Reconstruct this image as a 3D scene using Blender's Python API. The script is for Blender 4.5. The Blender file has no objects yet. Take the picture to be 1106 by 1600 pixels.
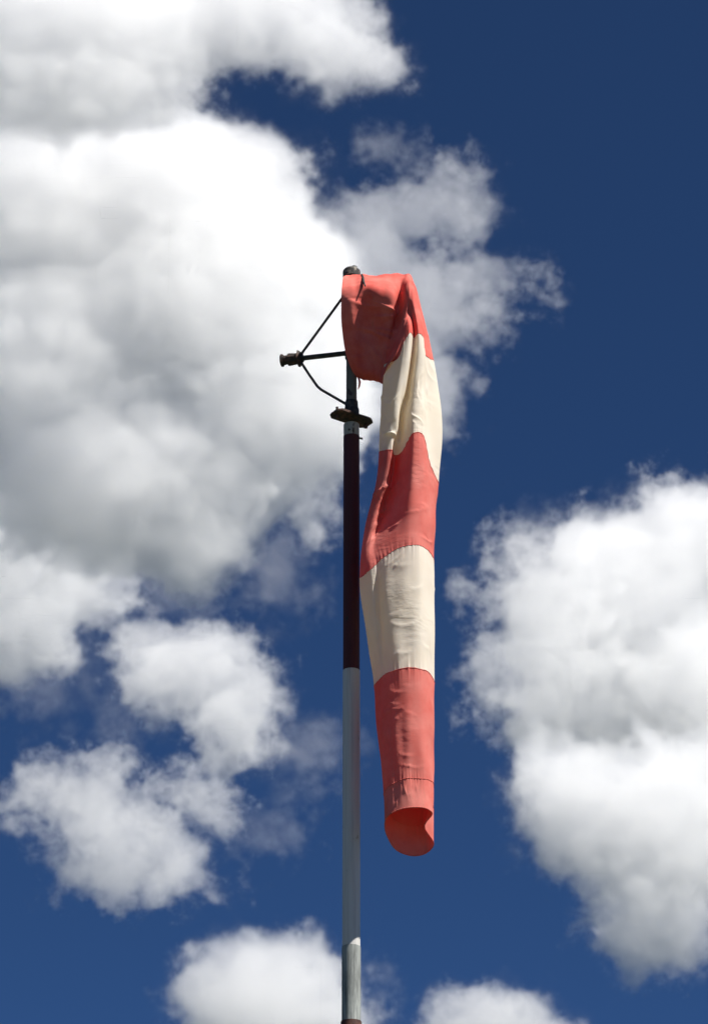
import bpy, math, random
import numpy as np
from mathutils import Vector

# ------------------------------------------------------------------ camera, sky, sun, exposure
scene = bpy.context.scene
COL = scene.collection
R = math.radians
PITCH = R(27.0)
AXIS_DIST = 13.0                     # metres from the lens to the mast along the view axis
K = 2.8e-3 / AXIS_DIST               # tangent of the angle of one photo pixel
CAM = Vector((4 * K * AXIS_DIST, -AXIS_DIST * math.cos(PITCH), 1.6))
FWD = Vector((0, math.cos(PITCH), math.sin(PITCH)))
RIGHT = Vector((1, 0, 0))
UP = Vector((0, -math.sin(PITCH), math.cos(PITCH)))

cam_data = bpy.data.cameras.new('camera')
cam_data.sensor_fit = 'VERTICAL'
cam_data.sensor_height = 24.0
cam_data.lens = 12.0 / (800 * K)
cam_data.clip_start = 0.1
cam_data.clip_end = 60000
cam = bpy.data.objects.new('camera', cam_data)
cam.location = CAM
cam.rotation_euler = (math.pi / 2 + PITCH, 0, 0)
COL.objects.link(cam)
scene.camera = cam

SUN_EL, SUN_AZ = R(55), R(120)       # azimuth clockwise from +Y
world = bpy.data.worlds.new('World')
scene.world = world
world.use_nodes = True
nt = world.node_tree
nt.nodes.clear()
wo = nt.nodes.new('ShaderNodeOutputWorld')
bg = nt.nodes.new('ShaderNodeBackground')
sky = nt.nodes.new('ShaderNodeTexSky')
sky.sky_type = 'NISHITA'
sky.sun_disc = False
sky.sun_elevation = SUN_EL
sky.sun_rotation = SUN_AZ
sky.altitude = 5000
sky.air_density = 0.84
sky.dust_density = 0.0
sky.ozone_density = 10.0
bg.inputs['Strength'].default_value = 0.05
sat = nt.nodes.new('ShaderNodeHueSaturation')
sat.inputs['Saturation'].default_value = 1.05
nt.links.new(sky.outputs[0], sat.inputs['Color'])
nt.links.new(sat.outputs[0], bg.inputs[0])
nt.links.new(bg.outputs[0], wo.inputs[0])

sun_data = bpy.data.lights.new('sun', 'SUN')
sun_data.energy = 5.0
sun_data.angle = R(0.53)
sun_data.color = (1.0, 0.965, 0.91)
sun = bpy.data.objects.new('sun', sun_data)
SUN_DIR = Vector((math.sin(SUN_AZ) * math.cos(SUN_EL), math.cos(SUN_AZ) * math.cos(SUN_EL), math.sin(SUN_EL)))
sun.rotation_euler = SUN_DIR.to_track_quat('Z', 'Y').to_euler()
sun.location = SUN_DIR * 40
COL.objects.link(sun)

vs = scene.view_settings
vs.view_transform = 'Standard'
vs.look = 'None'
vs.gamma = 1.0
vs.use_curve_mapping = False
vs.exposure = 0.65
cy = scene.cycles
cy.use_denoising = True
cy.use_adaptive_sampling = True
cy.adaptive_threshold = 0.08
cy.max_bounces = 12
cy.diffuse_bounces = 4
cy.transmission_bounces = 6
cy.volume_bounces = 9
cy.volume_step_rate = 4.0
cy.volume_max_steps = 256
cy.transparent_max_bounces = 96
cy.sample_clamp_indirect = 10

# ------------------------------------------------------------------ clouds
CLOUD_RANGE = 2500.0
S_PX = CLOUD_RANGE * K               # metres per photo pixel at the clouds

def cloud_material(name, density):
    m = bpy.data.materials.new(name)
    m.use_nodes = True
    t = m.node_tree
    t.nodes.clear()
    o = t.nodes.new('ShaderNodeOutputMaterial')
    v = t.nodes.new('ShaderNodeVolumePrincipled')
    v.inputs['Color'].default_value = (0.998, 0.998, 0.998, 1)
    v.inputs['Density'].default_value = density
    v.inputs['Anisotropy'].default_value = 0.4
    t.links.new(v.outputs[0], o.inputs['Volume'])
    return m
M_CLOUD = cloud_material('cloud_vapour', 1 / (58 * S_PX))

class Nodes:
    def __init__(self, tree):
        self.t = tree
    def new(self, kind, **kw):
        n = self.t.nodes.new(kind)
        for k, v in kw.items():
            setattr(n, k, v)
        return n
    def put(self, sock, v):
        if isinstance(v, bpy.types.NodeSocket):
            self.t.links.new(v, sock)
        else:
            sock.default_value = v
    def math(self, op, *a):
        n = self.new('ShaderNodeMath', operation=op)
        for i, v in enumerate(a):
            self.put(n.inputs[i], v)
        return n.outputs[0]
    def vec(self, op, *a):
        n = self.new('ShaderNodeVectorMath', operation=op)
        for i, v in enumerate(a):
            self.put(n.inputs[i], v)
        return n.outputs['Value' if op == 'LENGTH' else 'Vector']
    def noise(self, p, scale, detail, rough, lac=2.0):
        n = self.new('ShaderNodeTexNoise', noise_dimensions='3D', normalize=True)
        self.put(n.inputs['Vector'], p)
        n.inputs['Scale'].default_value = scale
        n.inputs['Detail'].default_value = detail
        n.inputs['Roughness'].default_value = rough
        n.inputs['Lacunarity'].default_value = lac
        return n.outputs[0]

def cloud(name, label, blobs, step=3.5, seed=1, amp=72.0, edge=22.0, dens=1.0, calm=0.22, torn=1.3, dist=0.0, pad=42, lean=38.0):
    """blobs: (px, py, rx, ry, rw) ellipsoids in photo pixels at the clouds' range. The bank of lumps leans back
    by `lean` degrees, its lower lumps nearer, as a cumulus slope does that faces the sun."""
    B = np.array(blobs, float)
    ca = math.cos(R(lean))
    c0 = ((B[:, 0] - B[:, 2]).min() + (B[:, 0] + B[:, 2]).max()) / 2
    c1 = ((B[:, 1] - B[:, 3]).min() + (B[:, 1] + B[:, 3]).max()) / 2
    L = [((px - c0), (c1 - py) / ca, 0.0, rx, ry / ca * 0.96, rw * DEPTH) for px, py, rx, ry, rw in blobs]
    A = np.array(L)
    lo = (A[:, :3] - A[:, 3:]).min(0) - pad
    hi = (A[:, :3] + A[:, 3:]).max(0) + pad
    n = np.ceil((hi - lo) / step).astype(int)
    VOX.append(int(n.prod()))
    vol = bpy.data.volumes.new(name)
    vol.materials.append(M_CLOUD)
    ob = bpy.data.objects.new(name, vol)
    COL.objects.link(ob)
    ob['label'] = label; ob['category'] = 'cloud'; ob['group'] = 'clouds in the sky'
    ob.rotation_euler = (math.pi / 2 + PITCH - R(lean), 0, 0)
    rng = CLOUD_RANGE + dist * S_PX
    sp = rng * K                     # metres per photo pixel at this cloud
    ob.location = CAM + FWD * rng + RIGHT * (sp * (c0 - 553)) + UP * (sp * (800 - c1))
    g = bpy.data.node_groups.new(name + '_field', 'GeometryNodeTree')
    g.interface.new_socket('Geometry', in_out='INPUT', socket_type='NodeSocketGeometry')
    g.interface.new_socket('Geometry', in_out='OUTPUT', socket_type='NodeSocketGeometry')
    N = Nodes(g)
    out = N.new('NodeGroupOutput')
    pos = N.new('GeometryNodeInputPosition').outputs[0]
    p = N.vec('DIVIDE', pos, (sp, sp, sp))         # photo pixels about the cloud's middle
    q = N.vec('ADD', p, (seed * 371.3, seed * 173.7, seed * 91.1))
    wn = N.new('ShaderNodeTexNoise', noise_dimensions='3D')
    N.put(wn.inputs['Vector'], q); wn.inputs['Scale'].default_value = 1 / 60; wn.inputs['Detail'].default_value = 1
    wv = N.vec('SUBTRACT', wn.outputs['Color'], (0.5, 0.5, 0.5))
    pw = N.vec('MULTIPLY_ADD', wv, (50, 50, 50), p)
    f = f2 = None
    flat = N.vec('MULTIPLY', pw, (1, 1, 0))
    for x, y, w, rx, ry, rw in L:
        g3 = float((rx * ry * rw) ** (1 / 3))
        d = N.vec('LENGTH', N.vec('DIVIDE', N.vec('SUBTRACT', pw, (x, y, w)), (rx, ry, rw)))
        d = N.math('MULTIPLY_ADD', d, -g3, g3)
        f = d if f is None else N.math('SMOOTH_MAX', f, d, 18.0)
        g2 = float((rx * ry) ** .5)
        d = N.vec('LENGTH', N.vec('DIVIDE', N.vec('SUBTRACT', flat, (x, y, 0)), (rx, ry, 1)))
        d = N.math('MULTIPLY_ADD', d, -g2, g2)
        f2 = d if f2 is None else N.math('SMOOTH_MAX', f2, d, 30.0)
    # broken and torn towards the rim, calmer in the thick middle
    ma = N.new('ShaderNodeMapRange', interpolation_type='SMOOTHSTEP')
    N.put(ma.inputs['Value'], f2)
    for k, v in (('From Min', 15), ('From Max', 120), ('To Min', 1.0), ('To Max', calm)):
        ma.inputs[k].default_value = v
    nz = N.math('SUBTRACT', N.noise(q, 1 / 85, 7, 0.66), 0.5)
    tear = N.noise(N.vec('ADD', q, (57, 11, 5)), 1 / 110, 1, 0.5)
    tm = N.new('ShaderNodeMapRange', interpolation_type='SMOOTHSTEP')
    N.put(tm.inputs['Value'], tear)
    for k, v in (('From Min', 0.38), ('From Max', 0.62), ('To Min', 0.35), ('To Max', 1.25)):
        tm.inputs[k].default_value = v
    fine = N.math('SUBTRACT', N.noise(N.vec('MULTIPLY_ADD', wv, (30, 30, 30), q), 1 / 26, 4, 0.68), 0.5)
    nz = N.math('MULTIPLY_ADD', nz, amp * 2.0, N.math('MULTIPLY', fine, N.math('MULTIPLY', tm.outputs[0], amp * torn)))
    f = N.math('MULTIPLY_ADD', nz, ma.outputs[0], f)
    mr = N.new('ShaderNodeMapRange', interpolation_type='LINEAR')
    N.put(mr.inputs['Value'], f)
    mr.inputs['From Min'].default_value = 0
    mr.inputs['From Max'].default_value = edge
    mf = N.new('ShaderNodeMapRange', interpolation_type='LINEAR')       # thin torn veil round the rim
    N.put(mf.inputs['Value'], f)
    mf.inputs['From Min'].default_value = -18
    mf.inputs['From Max'].default_value = 4
    dn = N.math('MULTIPLY_ADD', N.math('POWER', mf.outputs[0], 1.6), 0.035, N.math('POWER', mr.outputs[0], 1.3))
    # thins out before the end of its air mass on every side
    hx = [(hi[i] - lo[i]) / 2 for i in range(3)]; mid = [(hi[i] + lo[i]) / 2 for i in range(3)]
    ab = N.vec('ABSOLUTE', N.vec('SUBTRACT', p, tuple(mid)))
    bx = N.new('ShaderNodeSeparateXYZ'); N.put(bx.inputs[0], N.vec('SUBTRACT', tuple(hx), ab))
    rim = N.math('MINIMUM', N.math('MINIMUM', bx.outputs[0], bx.outputs[1]), bx.outputs[2])
    me_ = N.new('ShaderNodeMapRange'); N.put(me_.inputs['Value'], rim)
    me_.inputs['From Min'].default_value = 4; me_.inputs['From Max'].default_value = 30
    dn = N.math('MULTIPLY', N.math('MULTIPLY', dn, me_.outputs[0]), dens * S_PX / sp)
    vc = N.new('GeometryNodeVolumeCube')
    N.put(vc.inputs['Density'], dn)
    vc.inputs['Min'].default_value = tuple(lo * sp)
    vc.inputs['Max'].default_value = tuple(hi * sp)
    for i, a in enumerate('XYZ'):
        vc.inputs['Resolution ' + a].default_value = int(n[i])
    sm = N.new('GeometryNodeSetMaterial')
    sm.inputs['Material'].default_value = M_CLOUD
    g.links.new(vc.outputs[0], sm.inputs[0])
    g.links.new(sm.outputs[0], out.inputs[0])
    md = ob.modifiers.new('field', 'NODES')
    md.node_group = g
    return ob

VOX = []
DEPTH = 1.5
cloud('cloud', 'biggest white cloud filling the left half behind the mast', [
    (250, 300, 260, 160, 75), (60, 320, 220, 190, 75), (340, 480, 250, 200, 85), (100, 560, 260, 220, 62), (430, 620, 170, 180, 75),
    (220, 760, 260, 140, 65), (310, 850, 100, 85, 50), (-40, 580, 150, 230, 45),
    (480, 790, 70, 60, 25), (90, 195, 230, 90, 50)], seed=1, lean=33)
cloud('cloud', 'bright white cloud at the left edge under the grey base of the biggest cloud', [
    (40, 860, 170, 130, 60), (30, 970, 130, 100, 50), (135, 920, 95, 70, 40)], seed=21, dist=700, amp=88)
cloud('cloud', 'thin wispy cloud spreading to the right behind the windsock head', [
    (560, 420, 130, 120, 40), (600, 340, 110, 80, 32), (705, 300, 85, 80, 28), (752, 440, 112, 55, 26), (650, 480, 140, 95, 40),
    (650, 620, 80, 120, 36)], seed=2, dens=0.42, amp=95, torn=1.7, dist=100)
cloud('cloud', 'grey-bottomed cloud along the top left edge', [
    (120, 30, 290, 150, 65), (380, 10, 200, 100, 52), (510, 70, 105, 80, 36), (590, 115, 60, 45, 22), (110, 150, 230, 75, 50)], seed=3, dist=-200)
cloud('cloud', 'compact white puff left of the white part of the mast', [
    (310, 1055, 118, 80, 44), (375, 1115, 80, 92, 40), (235, 1015, 80, 45, 32)], seed=4, dist=600, amp=92, torn=1.45)
cloud('cloud', 'ragged puff low on the left with torn lower edge', [
    (120, 1262, 112, 82, 40), (200, 1310, 130, 82, 40), (305, 1255, 85, 48, 30), (230, 1370, 130, 42, 24)], seed=5, dist=750, amp=105, torn=1.5, dens=0.75, calm=.4)
cloud('cloud', 'domed cloud top at the bottom edge just left of the mast', [
    (420, 1570, 160, 105, 58), (350, 1550, 95, 75, 42), (500, 1590, 85, 75, 42)], seed=6, dist=900)
cloud('cloud', 'small cloud top peeping over the bottom edge right of the mast', [
    (760, 1620, 125, 75, 48), (700, 1625, 80, 50, 34), (850, 1625, 70, 40, 30)], seed=7, dist=900)
cloud('cloud', 'large billowing cloud at the right edge with crisp upper left rim', [
    (980, 950, 180, 160, 80), (1085, 868, 135, 118, 72), (1060, 1080, 170, 115, 75), (900, 1000, 120, 120, 55),
    (900, 1110, 140, 85, 50)], seed=8, amp=92, torn=1.6)
cloud('cloud', 'ragged thin cloud with blue holes on the left flank of the large right cloud', [
    (845, 915, 110, 80, 38), (815, 1055, 92, 88, 38), (850, 1000, 110, 100, 36)], seed=27, amp=125, torn=1.7, dens=0.6, calm=0.6, dist=-150)
cloud('cloud', 'lower cloud at the right edge hanging under the large one', [
    (900, 1260, 115, 105, 55), (1030, 1300, 160, 140, 70), (1020, 1420, 115, 85, 48), (1100, 1250, 110, 110, 60)], seed=9, dist=-480, amp=88)

WISPS = [
    ('faint veil of cloud against the blue between the big cloud and the low left puffs', [(80, 1075, 110, 70, 22), (190, 1120, 80, 50, 18)], 10, .16),
    ('thin grey veil in the blue gap under the big cloud', [(240, 925, 110, 45, 22), (440, 900, 80, 90, 24)], 11, .20),
    ('faint wisp just left of the white part of the mast', [(480, 1180, 90, 70, 22), (420, 1290, 70, 50, 18)], 12, .22),
    ('small torn wisp beside the bare steel foot of the mast', [(575, 1560, 42, 60, 18)], 13, .40),
    ('tiny faint wisp above the wispy cloud in the blue gap', [(628, 205, 38, 26, 14), (600, 245, 40, 30, 12)], 14, .30),
    ('thin torn veil above the upper left rim of the right hand cloud', [(830, 825, 60, 45, 20)], 15, .35)]
for lb, bl, sd, dn_ in WISPS:
    cloud('cloud_wisp', lb, bl, seed=sd, dens=dn_, amp=115, edge=45, dist=300, pad=30, calm=.9, torn=1.7)

# ------------------------------------------------------------------ ground
def P(px, py, d=0.0):
    """point seen at photo pixel (px, py) on the upright plane d metres beyond the mast"""
    v = FWD + RIGHT * ((px - 553) * K) + UP * ((800 - py) * K)
    t = (d - CAM.y) / v.y
    return CAM + v * t

def Z(py):
    return P(549, py, 0).z

class Shader(Nodes):
    def __init__(self, name):
        self.m = bpy.data.materials.new(name)
        self.m.use_nodes = True
        super().__init__(self.m.node_tree)
        self.t.nodes.clear()
        self.out = self.new('ShaderNodeOutputMaterial')
        self.obj = self.new('ShaderNodeTexCoord').outputs['Object']
    def scaled(self, v):
        return self.vec('MULTIPLY', self.obj, v)
    def ramp(self, fac, *stops):
        r = self.new('ShaderNodeValToRGB')
        e = r.color_ramp.elements
        while len(e) < len(stops):
            e.new(0.5)
        for el, (p, c) in zip(e, stops):
            el.position = p
            el.color = (*c, 1) if len(c) == 3 else c
        self.put(r.inputs[0], fac)
        return r.outputs[0]
    def mix(self, fac, a, b):
        n = self.new('ShaderNodeMix', data_type='RGBA')
        self.put(n.inputs[0], fac); 
        for k, v in ((6, a), (7, b)):
            self.put(n.inputs[k], v if isinstance(v, bpy.types.NodeSocket) else (*v, 1))
        return n.outputs[2]
    def bump(self, h, strength, dist=0.002):
        b = self.new('ShaderNodeBump')
        b.inputs['Strength'].default_value = strength
        b.inputs['Distance'].default_value = dist
        self.put(b.inputs['Height'], h)
        return b.outputs[0]
    def principled(self, color, rough=0.6, metal=0.0, normal=None, spec=0.5):
        b = self.new('ShaderNodeBsdfPrincipled')
        self.put(b.inputs['Base Color'], color if isinstance(color, bpy.types.NodeSocket) else (*color, 1))
        self.put(b.inputs['Roughness'], rough); self.put(b.inputs['Metallic'], metal)
        b.inputs['Specular IOR Level'].default_value = spec
        if normal:
            self.put(b.inputs['Normal'], normal)
        self.t.links.new(b.outputs[0], self.out.inputs[0])
        return self.m

def grass_material():
    S = Shader('grass')
    c = S.mix(S.noise(S.obj, 0.08, 6, 0.6), (0.030, 0.042, 0.018), (0.065, 0.065, 0.035))
    c = S.mix(S.noise(S.obj, 9.0, 5, 0.7), c, (0.045, 0.050, 0.025))
    return S.principled(c, 0.9)

def paint_material(name, base, chip, rough=0.45, chip_at=0.66):
    S = Shader(name)
    n1 = S.noise(S.scaled((23, 23, 9)), 1.0, 6, 0.65)
    n2 = S.noise(S.scaled((60, 60, 5)), 1.0, 4, 0.6)
    tone = S.mix(n2, tuple(x * 0.82 for x in base), tuple(min(1, x * 1.1) for x in base))
    mask = S.ramp(n1, (chip_at, (0, 0, 0)), (chip_at + 0.03, (1, 1, 1)))
    run = S.ramp(S.noise(S.scaled((75, 75, 1.6)), 1.0, 4, 0.6), (.50, (0, 0, 0)), (.72, (1, 1, 1)))       # grime runs
    tone = S.mix(S.math('MULTIPLY', run, .45), tone, tuple(x * .45 for x in base))
    return S.principled(S.mix(mask, tone, chip), rough, 0, S.bump(n1, 0.25))

def galvanised_material():
    S = Shader('galvanised_steel')
    n = S.noise(S.scaled((70, 70, 7)), 1.0, 6, 0.7)
    c = S.ramp(n, (0.3, (0.07, 0.075, 0.07)), (0.5, (0.24, 0.255, 0.24)), (0.68, (0.40, 0.42, 0.39)))
    return S.principled(c, 0.75, 0.05, S.bump(n, 0.3))

def rust_material(name, dark=(0.035, 0.022, 0.018), warm=(0.16, 0.06, 0.03), at=0.55):
    S = Shader(name)
    n = S.noise(S.obj, 45.0, 6, 0.65)
    return S.principled(S.ramp(n, (at - 0.12, dark), (at + 0.15, warm)), 0.75, 0.15, S.bump(n, 0.5))

M_GRASS = grass_material()
M_RED_PAINT = paint_material('dark_red_paint', (0.080, 0.012, 0.012), (0.03, 0.02, 0.017), 0.7)
M_WHITE_PAINT = paint_material('white_paint', (0.60, 0.585, 0.55), (0.38, 0.34, 0.28), 0.55, 0.64)
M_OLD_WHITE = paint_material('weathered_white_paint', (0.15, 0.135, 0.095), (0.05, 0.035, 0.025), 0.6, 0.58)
M_WORN_WHITE = paint_material('worn_white_ring_paint', (0.40, 0.37, 0.30), (0.06, 0.045, 0.03), 0.6, 0.60)
M_GALV = galvanised_material()
M_RUST = rust_material('rusty_steel', (0.030, 0.022, 0.019), (0.17, 0.075, 0.045), 0.58)
M_DARK = rust_material('dark_steel', (0.020, 0.020, 0.021), (0.10, 0.085, 0.07), 0.58)
M_RUST_RED = rust_material('rusty_red_flange', (0.05, 0.016, 0.012), (0.16, 0.06, 0.035), 0.55)
M_CAP = rust_material('patchy_cap', (0.02, 0.019, 0.018), (0.42, 0.38, 0.30), 0.64)  # dark cap with pale patches scattered at random
M_CONCRETE = rust_material('concrete', (0.26, 0.25, 0.23), (0.38, 0.37, 0.34), 0.5)

def mesh_object(name, V, F, mat, parent=None, smooth=False, bevel=0.0):
    me = bpy.data.meshes.new(name)
    me.from_pydata([tuple(v) for v in V], [], F)
    me.materials.append(mat)
    if smooth:
        me.shade_smooth()
    ob = bpy.data.objects.new(name, me)
    COL.objects.link(ob)
    if parent:
        ob.parent = parent
        ob.matrix_parent_inverse = parent.matrix_world.inverted() if False else ob.matrix_parent_inverse
        ob.location = -Vector(parent.location) if parent.parent is None else Vector((0, 0, 0))
    if bevel:
        b = ob.modifiers.new('bevel', 'BEVEL'); b.width = bevel; b.segments = 2; b.limit_method = 'ANGLE'
    return ob

def thing(name, label, cat, loc, group=None):
    o = bpy.data.objects.new(name, None)
    o.location = loc
    o.empty_display_size = 0.2
    COL.objects.link(o)
    o['label'] = label; o['category'] = cat
    if group:
        o['group'] = group
    return o

def frame_of(d):
    d = d.normalized()
    a = Vector((0, 0, 1)) if abs(d.z) < 0.9 else Vector((1, 0, 0))
    u = d.cross(a).normalized()
    return u, d.cross(u).normalized()

def tube(path, radii, seg=20, closed=False):
    """swept ring along a polyline with end caps"""
    path = [Vector(p) for p in path]
    if not isinstance(radii, (list, tuple)):
        radii = [radii] * len(path)
    V, F = [], []
    n = len(path)
    u = None
    for i, p in enumerate(path):
        if closed:
            t = path[(i + 1) % n] - path[i - 1]
        else:
            t = (path[min(i + 1, n - 1)] - path[max(i - 1, 0)])
        t = t.normalized() if t.length > 1e-9 else Vector((0, 0, 1))
        if u is None:
            u, _ = frame_of(t)
        u = (u - t * u.dot(t)).normalized()
        w = t.cross(u)
        for k in range(seg):
            a = 2 * math.pi * k / seg
            V.append(p + (u * math.cos(a) + w * math.sin(a)) * radii[i])
    for i in range(n if closed else n - 1):
        j = (i + 1) % n
        for k in range(seg):
            F.append((i * seg + k, i * seg + (k + 1) % seg, j * seg + (k + 1) % seg, j * seg + k))
    if not closed:
        F.append(tuple(range(seg))[::-1])
        F.append(tuple((n - 1) * seg + k for k in range(seg)))
    return V, F

def lathe_z(profile, cx=0.0, cy=0.0, seg=40):
    """stack of rings (z, r) closed at both ends, each ring doubled where the profile turns sharply"""
    return tube([(cx, cy, z) for z, r in profile], [r for z, r in profile], seg)

def rings(profile, cx=0.0, cy=0.0, seg=40):
    V, F = [], []
    for z, r in profile:
        for k in range(seg):
            a = 2 * math.pi * k / seg
            V.append((cx + r * math.cos(a), cy + r * math.sin(a), z))
    for i in range(len(profile) - 1):
        for k in range(seg):
            F.append((i * seg + k, i * seg + (k + 1) % seg, (i + 1) * seg + (k + 1) % seg, (i + 1) * seg + k))
    F.append(tuple(range(seg))[::-1])
    F.append(tuple((len(profile) - 1) * seg + k for k in range(seg)))
    return V, F

def slab(outline, z0, z1):
    n = len(outline)
    V = [(x, y, z0) for x, y in outline] + [(x, y, z1) for x, y in outline]
    F = [tuple(range(n))[::-1], tuple(range(n, 2 * n))]
    F += [(i, (i + 1) % n, n + (i + 1) % n, n + i) for i in range(n)]
    return V, F

G = 30000.0
gr = mesh_object('ground', [(-G, -G, 0), (G, -G, 0), (G, G, 0), (-G, G, 0)], [(0, 1, 2, 3)], M_GRASS)
gr['kind'] = 'structure'; gr['label'] = 'flat grass field around the mast'

# ------------------------------------------------------------------ mast
mast = thing('mast', 'tall tubular mast with dark red, white and bare steel sections', 'mast', (0, 0, 0))
R0 = 0.0355
zf, zb, zw, zr, zs = Z(1598), Z(1479), Z(1048.5), Z(683), Z(664)
def part(name, VF, mat, parent=mast, smooth=True, bevel=0.0):
    o = mesh_object(name, VF[0], VF[1], mat, parent, smooth, bevel)
    if smooth:
        o.modifiers.new('split', 'EDGE_SPLIT').split_angle = R(40)
    return o
part('footing', slab([(-.35, -.35), (.35, -.35), (.35, .35), (-.35, .35)], 0.0, 0.12), M_CONCRETE, smooth=False, bevel=0.015)
part('base_plate', slab([(-.16, -.16), (.16, -.16), (.16, .16), (-.16, .16)], 0.12, 0.14), M_GALV, smooth=False, bevel=0.003)
for sx in (-1, 1):
    for sy in (-1, 1):
        part('anchor_bolt', rings([(0.14, .018), (.155, .018), (.156, .01), (.19, .01)], sx * .12, sy * .12, 6), M_GALV)
part('lower_tube', rings([(0.141, .052), (zf - 0.035, .052)]), M_GALV)
part('joint_flange', rings([(zf - 0.034, .060), (zf - 0.022, .060), (zf - 0.021, .043), (zf + 0.004, .0415)]), M_RUST_RED)
part('bare_steel_tube', rings([(zf + 0.005, .0385), (zb - 0.002, .0385)]), M_GALV)
part('white_tube', rings([(zb - 0.001, R0 + .0012), (zw, R0 + .0012)]), M_WHITE_PAINT)
part('red_tube', rings([(zw + .0005, R0), (zr, R0)]), M_RED_PAINT)
wt = part('upper_white_tube', rings([(zr + .0005, R0 - .0008), (zs, R0 - .0008)]), M_WORN_WHITE)
part('rivet', tube([P(545.5, 671, -.0340), P(545.5, 671, -.0400)], .005, 10), M_DARK, wt)
part('bolt', tube([P(560, 684, 0), P(566.5, 685.5, 0)], .0045, 8), M_DARK)
# clamp plate: a bar with clipped corners lying across the mast, near end to the left
def bar(center, direction, L, W, z0, z1, clip):
    d = Vector((direction[0], direction[1])).normalized(); w = Vector((-d.y, d.x))
    c = Vector(center)
    pts = [(-L, -W + clip), (-L + clip, -W), (L - clip, -W), (L, -W + clip), (L, W - clip), (L - clip, W), (-L + clip, W), (-L, W - clip)]
    return slab([tuple(c + d * a + w * b) for a, b in pts], z0, z1)
zc = Z(653)
part('clamp_plate', bar((0, 0), (.167, .118), .099, .046, zc - .007, zc - .001, .02), M_RUST, smooth=False, bevel=.002)
part('clamp_plate', bar((0, 0), (.167, .118), .096, .044, zc, zc + .006, .02), M_RUST, smooth=False, bevel=.002)
for k, q in enumerate((-.078, .078)):
    d = Vector((.167, .118)).normalized() * q
    part('clamp_bolt', rings([(zc - .026, .009), (zc - .0125, .009), (zc - .0124, .006), (zc + .03, .006)], d.x, d.y, 6), M_RUST)
part('spindle', rings([(zc + .0105, .0235), (Z(428), .0235)]), M_OLD_WHITE)
zt = Z(424)
cap = part('mast_cap', rings([(zt - .035, .0395), (zt - .010, .0405), (zt - .001, .0395), (zt + .007, .034), (zt + .011, .02)]), M_CAP)
part('cap_nut', rings([(zt + .009, .013), (zt + .019, .013)], .012, -.012, 6), M_GALV, cap)

# ------------------------------------------------------------------ swivel frame with counterweight
frame = thing('swivel_frame', 'dark steel swivel frame with counterweight arm left of the mast head', 'bracket', (0, 0, Z(650)))
part('swivel_collar', rings([(Z(652), .034), (Z(640), .034), (Z(639), .0295), (Z(628), .0285)]), M_DARK, frame)
part('swivel_sleeve', rings([(Z(560), .029), (Z(545), .029), (Z(440), .0285)]), M_DARK, frame)
a0, a1 = P(545, 551.5, 0), P(470, 560, .065)
ad = (a1 - a0).normalized()
arm = part('counterweight_arm', tube([a0, a1], .0115, 16), M_DARK, frame)
cwt = part('counterweight', tube([a1 - ad * .002, a1 + ad * .010, a1 + ad * .0102, a1 + ad * .058, a1 + ad * .0582, a1 + ad * .072],
                           [.030, .041, .026, .030, .022, .021], 8), M_RUST, frame)
part('counterweight_disc', tube([a1 + ad * .0725, a1 + ad * .084, a1 + ad * .0842, a1 + ad * .092], [.022, .022, .029, .029], 16), M_RUST, cwt)
part('lock_nut', tube([a1 - ad * .012, a1 - ad * .0025], .019, 6), M_DARK, cwt)
part('upper_brace', tube([P(471, 553, .062), P(533, 468, .012), P(547, 449, 0)], .0062, 10), M_DARK, frame)
part('lower_brace', tube([P(471, 567, .062), P(482, 584, .053), P(496, 604, .042), P(502, 609, .038), P(540, 631, 0.005), P(547, 635, 0)], .0062, 10), M_DARK, frame)

# ------------------------------------------------------------------ windsock cloth
# Each line is one ring of the cloth, at one length along the sleeve, as (photo x, photo y, metres beyond the mast):
# ten points over the near side from the inner (left) edge to the outer (right) edge, then the far side is closed.
def ring_pts(front, back_depth=.10, back=None, sag=10):
    pts = [P(*q) for q in front]
    (xl, yl, dl), (xr, yr, dr) = front[0], front[-1]
    if back is None:
        back = []
        for j in range(6):
            t = (j + 1) / 7
            q = math.sin(math.pi * t) ** .75
            back.append((xr + (xl - xr) * t, yr + (yl - yr) * t + sag * q, dr + (dl - dr) * t + back_depth * q))
    return pts + [P(*q) for q in back]

H = -.13       # the hanging part sways this much towards the camera
def hang(f, off=H):
    return [(x, y, d + off) for x, y, d in f]

STATIONS = []
def st(kind, front, **kw):
    STATIONS.append((kind, ring_pts(front, **kw)))
back0 = [(547, 431, .08), (551, 440, .15), (553, 462, .18), (553, 500, .15), (554, 540, .10), (556, 570, .05)]
st('mouth', [(557, 590, .0), (550, 579, -.03), (543, 562, -.055), (538.5, 545, -.08), (535, 520, -.11), (533, 497, -.14),
             (533, 470, -.165), (534, 448, -.165), (536, 434, -.11), (541, 430, -.02)], back=back0)
st('', [(566, 593.5, .0), (562, 583, -.035), (557, 566, -.06), (553, 545, -.085), (551, 520, -.115), (549.5, 497, -.15),
        (549, 470, -.18), (549, 448, -.17), (551, 434, -.11), (555, 430.5, -.02)],
   back=[(560, 432, .08), (563, 440, .15), (565, 462, .18), (565, 500, .15), (565, 540, .10), (566, 572, .05)])
st('', [(578, 595, .0), (576, 585, -.03), (575, 566, -.05), (574, 545, -.07), (572, 520, -.09), (571, 497, -.115),
        (570, 470, -.155), (569, 449, -.175), (569, 435, -.12), (570, 431, -.02)],
   back=[(575, 432, .08), (578, 440, .15), (579, 462, .18), (579, 500, .15), (579, 540, .10), (579, 574, .05)])
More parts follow.
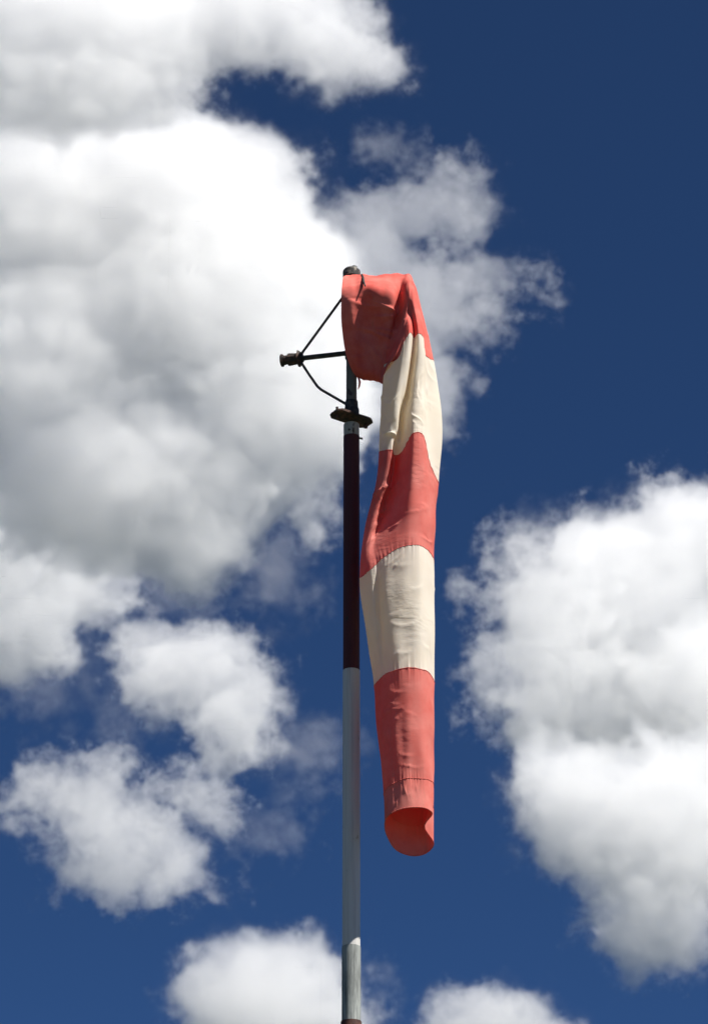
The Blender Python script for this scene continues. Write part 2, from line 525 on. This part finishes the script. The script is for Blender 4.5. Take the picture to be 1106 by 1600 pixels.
st('', [(590, 596, .0), (589, 585, -.03), (589, 566, -.05), (589, 545, -.07), (590, 520, -.095), (591, 497, -.125),
        (592, 475, -.165), (592, 452, -.185), (592, 436, -.12), (592, 431.5, -.02)],
   back=[(594, 432, .08), (596, 440, .15), (596, 462, .17), (595, 500, .14), (594, 540, .09), (592, 574, .05)])
st('', [(596.5, 599, -.02), (597, 588, -.05), (599, 568, -.07), (602, 546, -.09), (606, 522, -.11), (610, 500, -.13),
        (613, 478, -.16), (615, 454, -.175), (615, 437, -.12), (615, 431, -.02)],
   back=[(616, 432, .07), (617, 440, .13), (616, 462, .15), (612, 500, .12), (606, 540, .06), (600, 574, .01)])
st('', [(597, 600, -.05), (599, 588, -.08), (603, 568, -.10), (608, 546, -.105), (614, 522, -.105), (619, 498, -.11),
        (623, 474, -.12), (625, 452, -.125), (627, 436, -.10), (628, 430, -.03)],
   back=[(630, 431, .05), (631, 440, .11), (629, 462, .13), (622, 500, .09), (613, 540, .03), (603, 574, -.02)])
st('', [(598, 596, -.08), (602, 582, -.12), (609, 564, -.15), (617, 541, -.17), (626, 514, -.175), (632, 488, -.18),
        (634, 464, -.185), (635, 446, -.17), (637, 434, -.13), (640, 429, -.06)],
   back=[(643, 432, .01), (645, 442, .07), (642, 466, .09), (634, 505, .04), (621, 545, -.02), (606, 574, -.06)])
st('', [(599, 586, H), (605, 574, H - .05), (613, 560, H - .075), (623, 536, H - .085), (634, 502, H - .085), (640, 487, H - .05),
        (642, 468, H - .07), (645, 452, H - .05), (650, 450, H - .01), (650, 456, H + .05)],
   back=[(651, 470, H + .10), (651, 485, H + .13), (645, 500, H + .13), (635, 525, H + .10), (621, 555, H + .06), (607, 574, H + .03)])
st('seam', hang([(600, 570, 0), (610, 566, -.05), (621, 560, -.085), (632, 531, -.11), (641, 519, -.115), (646, 528, -.065),
                 (653, 521, -.095), (660, 524, -.085), (664.5, 555, -.04), (677, 564, .03)]), back_depth=.10)
st('', hang([(596, 628, 0), (603, 629, -.05), (613, 627, -.085), (624, 618, -.095), (632, 610, -.075), (638, 606, -.035),
             (648, 604, -.09), (659, 606, -.09), (666, 626, -.035), (688, 626, .03)]), back_depth=.10)
st('', hang([(593, 668, 0), (601, 668, -.05), (611, 667, -.075), (620, 666, -.07), (625, 660, -.02), (633, 648, -.05),
             (646, 642, -.105), (660, 643, -.10), (668, 676, -.035), (690, 690, .03)]), back_depth=.10)
st('seam', hang([(591.5, 707, 0), (601, 704, -.05), (612, 703, -.065), (617, 711, -.005), (627, 708, -.04), (637, 689, -.085),
                 (646, 677, -.12), (659, 677.5, -.11), (670, 722, -.045), (685, 756, .03)]), back_depth=.10)
st('', hang([(586, 762, 0), (594, 760, -.045), (603, 756, -.055), (609, 765, .0), (621, 762, -.045), (632, 752, -.09),
             (645, 744, -.125), (660, 744, -.115), (672, 775, -.05), (682.5, 784, .03)]), back_depth=.10)
st('', hang([(571, 822, 0), (577, 822, -.04), (585, 816, -.05), (594, 818, -.01), (607, 814, -.055), (624, 804, -.10),
             (642, 798, -.13), (660, 800, -.12), (673, 816, -.06), (679, 826, .03)]), back_depth=.10)
st('', hang([(563.5, 868, 0), (568, 866, -.04), (576, 858, -.055), (586, 851, -.05), (600, 843, -.08), (620, 832, -.115),
             (640, 827, -.135), (659, 828, -.12), (671, 840, -.07), (677.5, 855, .02)]), back_depth=.10)
st('seam', hang([(562.5, 904, 0), (569, 898, -.05), (579, 890, -.085), (591, 878, -.095), (604, 867, -.115), (620, 857, -.13),
                 (639, 852, -.14), (656, 852, -.13), (669, 861, -.08), (677.5, 883, .02)]), back_depth=.10)
st('', hang([(566, 945, 0), (572, 938, -.055), (582, 931, -.085), (592, 922, -.082), (601, 915, -.115), (619, 908, -.135),
             (639, 905, -.14), (657, 907, -.13), (670, 915, -.08), (678, 935, .02)]), back_depth=.10)
st('', hang([(574, 1000, 0), (580, 992, -.055), (588, 985, -.08), (595.5, 979, -.076), (604, 973, -.11), (620, 967, -.13),
             (640, 964, -.135), (658, 966, -.125), (671, 974, -.075), (678, 992, .02)]), back_depth=.10)
st('seam', hang([(584.5, 1073, 0), (588.5, 1066, -.045), (594, 1060, -.07), (601, 1054, -.085), (610, 1050, -.105), (622, 1046, -.12),
                 (640, 1043, -.125), (658, 1045.5, -.115), (671, 1051, -.07), (678, 1069, .02)]), back_depth=.10)
st('', hang([(590, 1145, 0), (594, 1138, -.045), (599, 1131, -.07), (606, 1126, -.09), (614, 1122, -.103), (625, 1119, -.115),
             (641, 1117, -.12), (658, 1119, -.11), (671, 1125, -.07), (678, 1140, .015)]), back_depth=.10)
st('', hang([(596, 1200, 0), (599, 1194, -.045), (604, 1188, -.07), (610, 1183, -.09), (618, 1179, -.102), (628, 1176, -.112),
             (642, 1175, -.115), (659, 1176, -.105), (671, 1181, -.065), (678, 1194, .01)]),
   back=[(676.5, 1205, H + .035), (675, 1216, H + .065), (662, 1224, H + .095), (642, 1227, H + .10), (620, 1224, H + .085), (603, 1212, H + .045)])
st('hem', hang([(600, 1240, 0), (602.5, 1234, -.045), (607, 1229, -.07), (613, 1225, -.09), (620, 1221, -.10), (630, 1217.5, -.108),
                (644, 1215.5, -.11), (660, 1216.5, -.10), (671, 1219, -.07), (677.5, 1226, -.02)]),
   back=[(673, 1246, H + .02), (676.5, 1272, H + .06), (664, 1285, H + .095), (643, 1290, H + .105), (620, 1283, H + .09), (604, 1260, H + .045)])
st('rim', hang([(601, 1289, 0), (602.5, 1280, -.045), (607, 1274, -.07), (614, 1269, -.09), (622, 1265.5, -.10), (633, 1262.5, -.108),
                (646, 1261, -.11), (660, 1261.5, -.10), (670, 1265, -.07), (675, 1272, -.03)]),
   back=[(663, 1291, H + .01), (677.5, 1319, H + .06), (664, 1333.5, H + .095), (643, 1337, H + .105), (618, 1327, H + .09), (604, 1304, H + .045)])

C = np.array([[tuple(p) for p in r] for _, r in STATIONS], float)       # stations x columns x 3
KIND = [k for k, _ in STATIONS]

def resample_u(C, per=14):
    """closed Catmull-Rom spline with chord-length knots through each ring"""
    out = []
    for r in C:
        n = len(r)
        rows = []
        for i in range(n):
            p0, p1, p2, p3 = r[i - 1], r[i], r[(i + 1) % n], r[(i + 2) % n]
            t0 = 0; t1 = t0 + np.linalg.norm(p1 - p0) ** .5; t2 = t1 + np.linalg.norm(p2 - p1) ** .5; t3 = t2 + np.linalg.norm(p3 - p2) ** .5
            for k in range(per):
                t = t1 + (t2 - t1) * k / per
                A1 = (t1 - t) / (t1 - t0) * p0 + (t - t0) / (t1 - t0) * p1
                A2 = (t2 - t) / (t2 - t1) * p1 + (t - t1) / (t2 - t1) * p2
                A3 = (t3 - t) / (t3 - t2) * p2 + (t - t2) / (t3 - t2) * p3
                B1 = (t2 - t) / (t2 - t0) * A1 + (t - t0) / (t2 - t0) * A2
                B2 = (t3 - t) / (t3 - t1) * A2 + (t - t1) / (t3 - t1) * A3
                rows.append((t2 - t) / (t2 - t1) * B1 + (t - t1) / (t2 - t1) * B2)
        out.append(rows)
    return np.array(out)

def resample_v(C):
    """Catmull-Rom along the sleeve, with chord-length knots; returns rows and the row number of each station"""
    n = len(C)
    L = [max(1e-3, float(np.linalg.norm(C[i + 1] - C[i], axis=1).mean())) for i in range(n - 1)]
    ext = [2 * C[0] - C[1]] + list(C) + [2 * C[-1] - C[-2]]
    Le = [L[0]] + L + [L[-1]]
    rows, where = [], []
    for i in range(n - 1):
        where.append(len(rows))
        m = max(3, int(round(L[i] / .0075)))
        p0, p1, p2, p3 = ext[i], ext[i + 1], ext[i + 2], ext[i + 3]
        t0 = 0; t1 = Le[i] ** .5; t2 = t1 + Le[i + 1] ** .5; t3 = t2 + Le[i + 2] ** .5
        for k in range(m):
            t = t1 + (t2 - t1) * k / m
            A1 = (t1 - t) / (t1 - t0) * p0 + (t - t0) / (t1 - t0) * p1
            A2 = (t2 - t) / (t2 - t1) * p1 + (t - t1) / (t2 - t1) * p2
            A3 = (t3 - t) / (t3 - t2) * p2 + (t - t2) / (t3 - t2) * p3
            B1 = (t2 - t) / (t2 - t0) * A1 + (t - t0) / (t2 - t0) * A2
            B2 = (t3 - t) / (t3 - t1) * A2 + (t - t1) / (t3 - t1) * A3
            rows.append((t2 - t) / (t2 - t1) * B1 + (t - t1) / (t2 - t1) * B2)
    where.append(len(rows))
    rows.append(C[-1])
    return np.array(rows), where

GRID, WHERE = resample_v(resample_u(C))
NR, NC = GRID.shape[:2]

def grid_normals(G):
    du = np.roll(G, -1, 1) - np.roll(G, 1, 1)
    dv = np.gradient(G, axis=0)
    n = np.cross(dv, du)
    return n / np.maximum(1e-9, np.linalg.norm(n, axis=2, keepdims=True))

NRM = grid_normals(GRID)
cen = GRID.mean(1, keepdims=True)
if (NRM * (GRID - cen)).sum() < 0:
    NRM = -NRM
# creases: gathers at the seams, drag lines and crumples
from mathutils import noise as mnoise
SEAM_ROWS = [w for w, k in zip(WHERE, KIND) if k in ('seam', 'hem')]
ROW_LEN = np.concatenate([[0], np.cumsum(np.linalg.norm(np.diff(GRID, axis=0), axis=2).mean(1))])
disp = np.zeros((NR, NC))
seam_len = [ROW_LEN[r] for r in SEAM_ROWS]
for i in range(NR):
    v = ROW_LEN[i]
    near = min(abs(v - q) for q in seam_len)
    for j in range(NC):
        a = 2 * math.pi * j / NC
        cx, cy_ = math.cos(a), math.sin(a)
        g = mnoise.noise(Vector((cx * 9, cy_ * 9, v * 4 + 3)))                 # gathers run down the cloth
        g2 = mnoise.noise(Vector((cx * 20, cy_ * 20, v * 7)))
        d = .0028 * math.exp(-near / .03) * (g + .8 * g2)
        lo = mnoise.noise(Vector((cx * 2.2 + 7, cy_ * 2.2, v * 5)))
        d += .005 * lo
        if i < WHERE[7]:                                                       # swags where the cloth is tied to the hoop
            t = 1 - i / WHERE[7]
            d += (.011 * mnoise.noise(Vector((v * 15 + 2 * cx, cy_ * 1.3, 5))) + .007 * mnoise.noise(Vector((v * 34, cx * 2, cy_ * 2)))) * (.45 + .55 * t)
        disp[i, j] = d
# single creases: (row length, place round the ring 0..1, half length, half width, height, tilt)
ARC = np.concatenate([np.zeros((NR, 1)), np.cumsum(np.linalg.norm(np.diff(GRID, axis=1), axis=2), axis=1)], axis=1)
PERIM = ARC[:, -1]
rnd = random.Random(11)
CREASE = []
def creases(n, v0, v1, j0, j1, ln, wd, ht, tilt):
    for _ in range(n):
        CREASE.append((rnd.uniform(v0, v1), rnd.uniform(j0, j1), rnd.uniform(*ln), rnd.uniform(*wd), rnd.choice((-.4, 1, 1)) * rnd.uniform(*ht), rnd.uniform(*tilt)))
W_ = lambda k: ROW_LEN[WHERE[k]]
# columns 0..16: 0 the inner edge, 9 the outer edge, 10..15 the far side
creases(16, W_(8) - .02, W_(11), 0.2, 3.4, (.02, .05), (.006, .012), (.006, .012), (-.35, .25))      # crumpled inner lobe
creases(14, W_(11), W_(14), 0.2, 3.2, (.025, .06), (.006, .012), (.006, .013), (-.9, -.2))
creases(16, W_(11), W_(15), 3.8, 9, (.02, .06), (.004, .009), (.002, .0055), (-.5, .5))
creases(14, W_(15), W_(18), 3.4, 7, (.025, .06), (.005, .010), (.0015, .0036), (-.6, .4))
creases(10, W_(15), W_(18), 0, 16, (.03, .10), (.005, .010), (.001, .003), (-.5, .5))
creases(12, W_(18), W_(21), 3.0, 6.0, (.022, .05), (.004, .008), (.0015, .004), (-.6, .6))
creases(8, W_(18), W_(21), 0, 16, (.03, .08), (.005, .010), (.001, .003), (-.8, .8))
creases(7, W_(21) + .02, W_(22) - .02, 3.5, 6.5, (.010, .03), (.003, .006), (.002, .005), (.6, 2.2))
creases(10, W_(8), W_(11), 5, 9, (.03, .09), (.005, .011), (.002, .006), (.9, 2.2))
creases(16, W_(0) + .02, W_(5), 3.5, 9, (.03, .11), (.006, .014), (.005, .012), (1.2, 2.0))          # swags under the hoop
creases(8, W_(1), W_(6), 0.5, 5, (.04, .10), (.008, .016), (.004, .009), (.7, 2.4))
creases(8, W_(5), W_(8), 1, 9, (.03, .08), (.006, .012), (.004, .009), (-.5, 1.2))
for v0, cj, ln, wd, ht, ti in CREASE:
    if ti < .6 and min(abs(v0 - q) for q in seam_len) < .035:
        continue
    i0 = int(np.argmin(abs(ROW_LEN - v0)))
    a0_ = ARC[i0, min(NC - 1, int(cj / 16 * NC))]
    du_ = (ARC[:, :NC] - a0_ * (PERIM / PERIM[i0])[:, None])
    half = PERIM[:, None] / 2
    du_ = (du_ + half) % (2 * half) - half
    dv_ = (ROW_LEN - v0)[:, None]
    c_, s_ = math.cos(ti), math.sin(ti)
    along = du_ * c_ + dv_ * s_
    across = -du_ * s_ + dv_ * c_ + .25 * along ** 2 / ln * (1 if ht > 0 else -1)
    prof = np.where(across > 0, np.exp(-across / (wd * 1.6)), np.exp(-(across / (wd * .55)) ** 2))
    disp += ht * prof * np.exp(-(along / ln) ** 2 * 1.4)
fade = np.clip(np.arange(NR) / 6.0, 0, 1) * np.clip((NR - 1 - np.arange(NR)) / 5.0, 0.25, 1)
GRID = GRID + NRM * (disp * fade[:, None])[:, :, None]
NRM = np.sign((NRM * grid_normals(GRID)).sum()) * grid_normals(GRID)

def cloth_material(name, base, faded, through, tr=0.3, sheen=.12):
    S = Shader(name)
    n = S.noise(S.obj, 9.0, 5, 0.6)
    col = S.mix(S.ramp(n, (.35, (0, 0, 0)), (.7, (1, 1, 1))), base, faded)
    stain = S.ramp(S.noise(S.scaled((22, 22, 5)), 1.0, 5, .65), (.60, (0, 0, 0)), (.78, (1, 1, 1)))
    col = S.mix(S.math('MULTIPLY', stain, .32), col, (.25, .18, .12))
    wv = S.noise(S.obj, 420.0, 2, .6)
    # nylon crinkle: ridged noise at two sizes over the weave
    def ridge(scale, vec):
        return S.math('SUBTRACT', 1.0, S.math('ABSOLUTE', S.math('MULTIPLY_ADD', S.noise(vec, scale, 3, .55), 5.0, -2.5)))
    cr = S.math('ADD', S.math('MULTIPLY', ridge(8.0, S.scaled((1, 1, 2.2))), .85), S.math('MULTIPLY', ridge(20.0, S.scaled((1, 1, 1.4))), .15))
    cr = S.math('MULTIPLY', cr, S.ramp(S.noise(S.obj, 5.0, 2, .5), (.46, (.05, .05, .05)), (.66, (1, 1, 1))))
    nm = S.bump(S.math('MULTIPLY_ADD', wv, .06, cr), 0.30, .006)
    d = S.new('ShaderNodeBsdfDiffuse'); S.put(d.inputs['Color'], col); S.put(d.inputs['Normal'], nm)
    t = S.new('ShaderNodeBsdfTranslucent'); t.inputs['Color'].default_value = (*through, 1); S.put(t.inputs['Normal'], nm)
    gl = S.new('ShaderNodeBsdfGlossy'); gl.inputs['Roughness'].default_value = .68; S.put(gl.inputs['Normal'], nm)
    gl.inputs['Color'].default_value = (.9, .9, .9, 1)
    m1 = S.new('ShaderNodeMixShader'); m1.inputs[0].default_value = tr
    S.t.links.new(d.outputs[0], m1.inputs[1]); S.t.links.new(t.outputs[0], m1.inputs[2])
    m2 = S.new('ShaderNodeMixShader'); m2.inputs[0].default_value = sheen
    S.t.links.new(m1.outputs[0], m2.inputs[1]); S.t.links.new(gl.outputs[0], m2.inputs[2])
    S.t.links.new(m2.outputs[0], S.out.inputs[0])
    return S.m

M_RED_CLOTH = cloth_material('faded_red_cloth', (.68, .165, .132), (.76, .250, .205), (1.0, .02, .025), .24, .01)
M_MOUTH_CLOTH = cloth_material('shaded_red_mouth_cloth', (.64, .110, .088), (.74, .200, .162), (1.0, .02, .025), .05, .006)  # red cloth made deeper and more opaque, the hollow's shade put into its colour
M_WHITE_CLOTH = cloth_material('cream_white_cloth', (.85, .775, .645), (.89, .83, .72), (1.0, .84, .56), .30, .01)

sock = thing('windsock', 'limp windsock in faded red and cream bands hanging beside the mast', 'windsock', (0, 0, Z(500)))

def band(name, r0, r1, mat, offset=0.0, parent=sock, cols=None, lift_ends=0.0):
    G = GRID[r0:r1 + 1] + NRM[r0:r1 + 1] * offset
    n = r1 - r0 + 1
    V = G.reshape(-1, 3)
    F = [(i * NC + j, i * NC + (j + 1) % NC, (i + 1) * NC + (j + 1) % NC, (i + 1) * NC + j) for i in range(n - 1) for j in range(NC)]
    o = mesh_object(name, V, F, mat, parent, True)
    return o
cuts = [WHERE[0]] + SEAM_ROWS + [NR - 1]
M_HEM_CLOTH = cloth_material('doubled_red_hem_cloth', (.68, .165, .132), (.76, .250, .205), (1.0, .02, .025), .13, .01)
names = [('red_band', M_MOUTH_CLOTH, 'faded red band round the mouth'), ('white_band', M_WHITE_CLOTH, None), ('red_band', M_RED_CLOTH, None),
         ('white_band', M_WHITE_CLOTH, None), ('red_band', M_RED_CLOTH, None), ('hem', M_HEM_CLOTH, None)]
bands = []
for (nm_, mt, lb), r0, r1 in zip(names, cuts, cuts[1:]):
    o = band(nm_, r0, r1, mt)
    bands.append(o)
    if lb:
        o['label'] = lb
for o, r in zip(bands[1:], cuts[1:-1]):
    part('seam_stitching', tube([GRID[r, j] + NRM[r, j] * .0004 for j in range(0, NC, 2)], .0015, 6, closed=True), M_RED_CLOTH, o)
part('hem_cord', tube([GRID[-1, j] for j in range(0, NC, 2)], .0022, 6, closed=True), M_RED_CLOTH, bands[-1])
part('tie_strap', tube([P(565, 429, -.06), P(567, 433, -.125), P(568, 440, -.178), P(570.5, 447, -.196)], [.004, .0055, .0055, .003], 8), M_DARK, sock)
part('tie_strap', tube([P(560, 590, -.02), P(562, 597, -.03), P(561, 604, -.03), P(559.5, 608, -.028)], [.004, .005, .004, .002], 8), M_RED_CLOTH, sock)
hoop = part('mouth_hoop', tube([GRID[2, j] - NRM[2, j] * .008 for j in range(0, NC, 4)], .006, 10, closed=True), M_DARK, frame)
